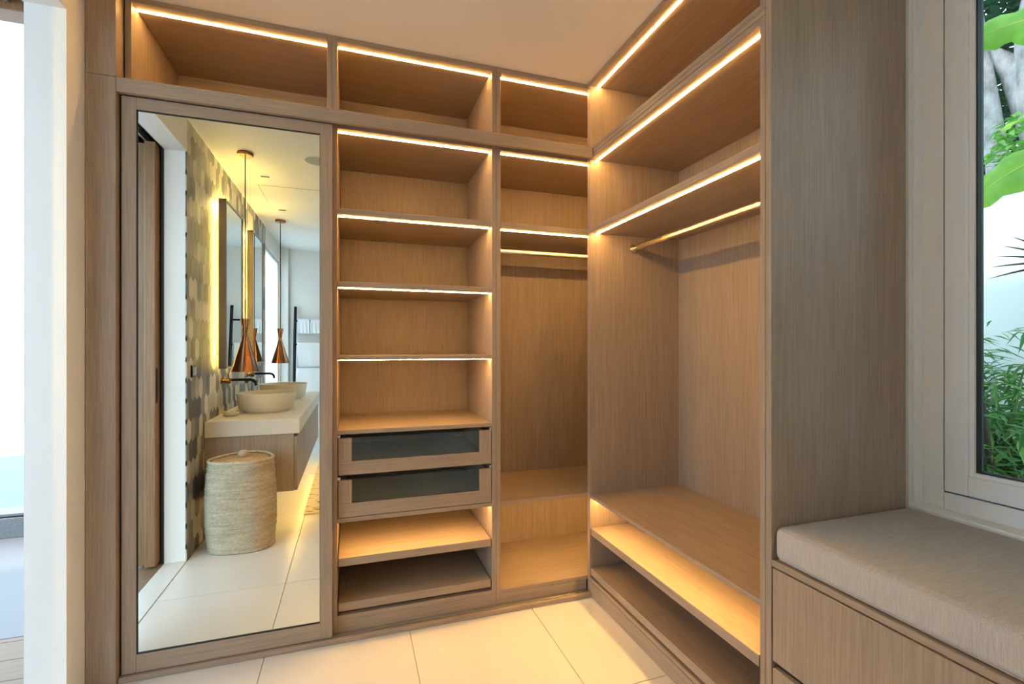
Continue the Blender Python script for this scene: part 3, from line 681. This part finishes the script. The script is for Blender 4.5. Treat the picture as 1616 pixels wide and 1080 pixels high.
def banana_leaf(parent, base, ctrl, tip, W, up, fold=.25, seed=0):
    r = random.Random(seed); N, S = 34, 4; pts = bez(base, ctrl, tip, N); O = Vector(base); up = Vector(up); vs = []; fs = []
    for i, p in enumerate(pts):
        t = i / N; tg = (pts[min(i + 1, N)] - pts[max(i - 1, 0)]).normalized(); s = tg.cross(up).normalized(); n = s.cross(tg)
        wd = W * (math.sin(math.pi * min(1, (t * .93 + .06))) ** .55) * (1 if t < .97 else .6)
        for j in range(-S, S + 1):
            q = j / S; wav = .012 * math.sin(i * 1.7 + q * 2) * abs(q)
            vs.append(p - O + s * (wd * q) + n * (fold * wd * abs(q) - .35 * wd * q * q + wav))
    K = 2 * S + 1
    for i in range(N):
        for j in range(K - 1): a = i * K + j; fs.append((a, a + 1, a + K + 1, a + K))
    me = bpy.data.meshes.new('leaf'); me.from_pydata(vs, [], fs); lf = link('leaf', me, BAN, parent, base, True)
    tube('midrib', [p - up * .004 for p in pts], [.014 * (1 - .8 * i / N) for i in range(N + 1)], RIB, lf, 7)
bp = thing('banana_plant', 'banana plant with broad bright leaves by the window', 'plant', (3.05, .55, -.05))
STEM = mat('banana_stem', (.30, .33, .12), .6)
tube('pseudostem', [(3.05, .55, -.05), (3.04, .57, .8), (3.02, .62, 1.5), (3.0, .66, 1.75)], [.10, .09, .07, .05], STEM, bp, 16)
banana_leaf(bp, (3.0, .66, 1.75), (2.9, 1.05, 3.0), (2.62, 1.62, 2.50), .17, (-.75, -.15, .6), seed=1)
banana_leaf(bp, (3.0, .66, 1.72), (2.95, 1.10, 2.36), (2.85, 1.60, 1.84), .16, (-.8, -.1, .55), seed=2)
banana_leaf(bp, (3.02, .66, 1.72), (3.2, 1.1, 2.55), (3.1, 1.50, 2.30), .11, (-.6, .3, .7), seed=3)
banana_leaf(bp, (3.0, .64, 1.75), (2.7, .3, 2.6), (2.4, -.3, 2.4), .19, (-.4, 0, .9), seed=4)
banana_leaf(bp, (3.02, .64, 1.75), (3.4, .4, 2.7), (3.6, -.1, 2.6), .19, (0, 0, 1), seed=5)

fp = thing('fan_palm', 'dark fan palm leaf on a slim stalk before the white wall', 'palm', (2.95, .95, -.05))
tube('stalk', [(2.95, .95, -.05), (2.92, 1.02, .8), (2.88, 1.08, 1.42), (2.87, 1.16, 1.57)], [.014, .012, .008, .006], DCULM, fp, 8)
hub = Vector((2.87, 1.16, 1.57))
for k in range(17):
    a = R(-2 + k * 11.2); d = (Vector((0, .95, .0)) * math.cos(a) + Vector((-.05, 0, 1)) * math.sin(a) + Vector((-.12, 0, 0))).normalized(); L = .27 - .004 * k
    s = Vector((1, 0, 0)).cross(d).normalized() * .0075; vs = []; fs = []
    for i in range(7):
        t = i / 6; c = d * L * t + Vector((0, 0, -.03 * t * t)); ww = (1 - t) ** .6 * min(1, t * 4 + .4)
        vs += [c + s * ww, c + Vector((.006 * ww, 0, 0)), c - s * ww]
    for i in range(6):
        for j in range(2): q = i * 3 + j; fs.append((q, q + 1, q + 4, q + 3))
    me = bpy.data.meshes.new('leaflet'); me.from_pydata(vs, [], fs); link('leaflet', me, PALM, fp, hub, True)

tt = thing('garden_tree', 'big tree with a forked pale trunk beyond the garden wall', 'tree', (5.6, 2.75, -.1))
tube('trunk', [(5.60, 2.74, -.1), (5.60, 2.75, 1.2), (5.60, 2.71, 2.4), (5.60, 2.735, 2.9), (5.60, 2.795, 3.4), (5.60, 2.86, 3.9), (5.6, 2.95, 4.6), (5.6, 3.1, 5.6)], [.15, .12, .095, .085, .078, .072, .07, .05], BARK, tt, 18)
tube('bough', [(5.75, 2.40, 2.5), (5.75, 2.46, 3.0), (5.75, 2.56, 3.4), (5.72, 2.68, 3.75), (5.66, 2.82, 3.98)], [.16, .16, .15, .10, .05], BARK, tt, 18)
tube('bough', [(5.75, 2.38, -.1), (5.75, 2.40, 2.6), (5.76, 2.50, 3.5), (5.78, 2.52, 4.1), (5.8, 2.3, 5.6)], [.24, .17, .19, .17, .10], BARK, tt, 18)
def crown(name, cx, cy, cz, rx, ry, rz, n, m, parent, seed, L=(.10, .22), W=(.05, .09)):
    r = random.Random(seed); its = []
    for k in range(n):
        v = Vector((r.gauss(0, 1), r.gauss(0, 1), r.gauss(0, 1))).normalized() * r.uniform(.45, 1) ** .5
        q = Vector((cx + v.x * rx, cy + v.y * ry, cz + v.z * rz)); a = r.uniform(0, 6.28)
        its.append((q, Vector((math.cos(a), math.sin(a), r.uniform(-.8, .3))), r.uniform(*L), r.uniform(*W), Vector((r.uniform(-.5, .5), r.uniform(-.5, .5), 1))))
    o = leafmesh(name, its, m, parent, (cx, cy, cz)); o['kind'] = 'stuff'
crown('crown', 5.2, 2.7, 6.0, 2.4, 3.2, 1.2, 9000, JUN, tt, 1)  # crown out of view, spread wide and dense to hold back sky light
for i, (lab, x, y, hz, rr_) in enumerate((('dense dark green tree behind the pale forked trunk', 7.2, 4.1, 3.0, 1.5), ('leafy green tree at the back of the garden by the window edge', 7.6, 2.6, 2.7, 1.4), ('dark green tree closing the near end of the garden', 7.0, 1.0, 3.0, 1.5), ('tall dark tree furthest along the garden wall', 7.4, 6.0, 3.2, 1.6))):
    t_ = thing('jungle_tree', lab, 'tree', (x, y, -.1), 'trees beyond the garden wall')
    tube('trunk', [(x, y, -.1), (x + .05, y, 1.4), (x, y + .08, hz)], [.12, .09, .05], BARK, t_, 10)
    crown('crown', x, y, hz + .6, rr_, rr_, 2.7, 9000, JUN, t_, 40 + i)
sb = thing('climbing_shrub', 'bright green shrub growing around the pale trunk', 'shrub', (5.2, 2.6, -.1))
tube('stem', [(5.2, 2.6, -.1), (5.22, 2.62, 1.5), (5.25, 2.66, 2.6)], [.03, .025, .012], DCULM, sb, 8)
crown('leaves', 5.15, 2.42, 2.75, .20, .12, .40, 220, BAM2, sb, 77, (.07, .13), (.035, .06))
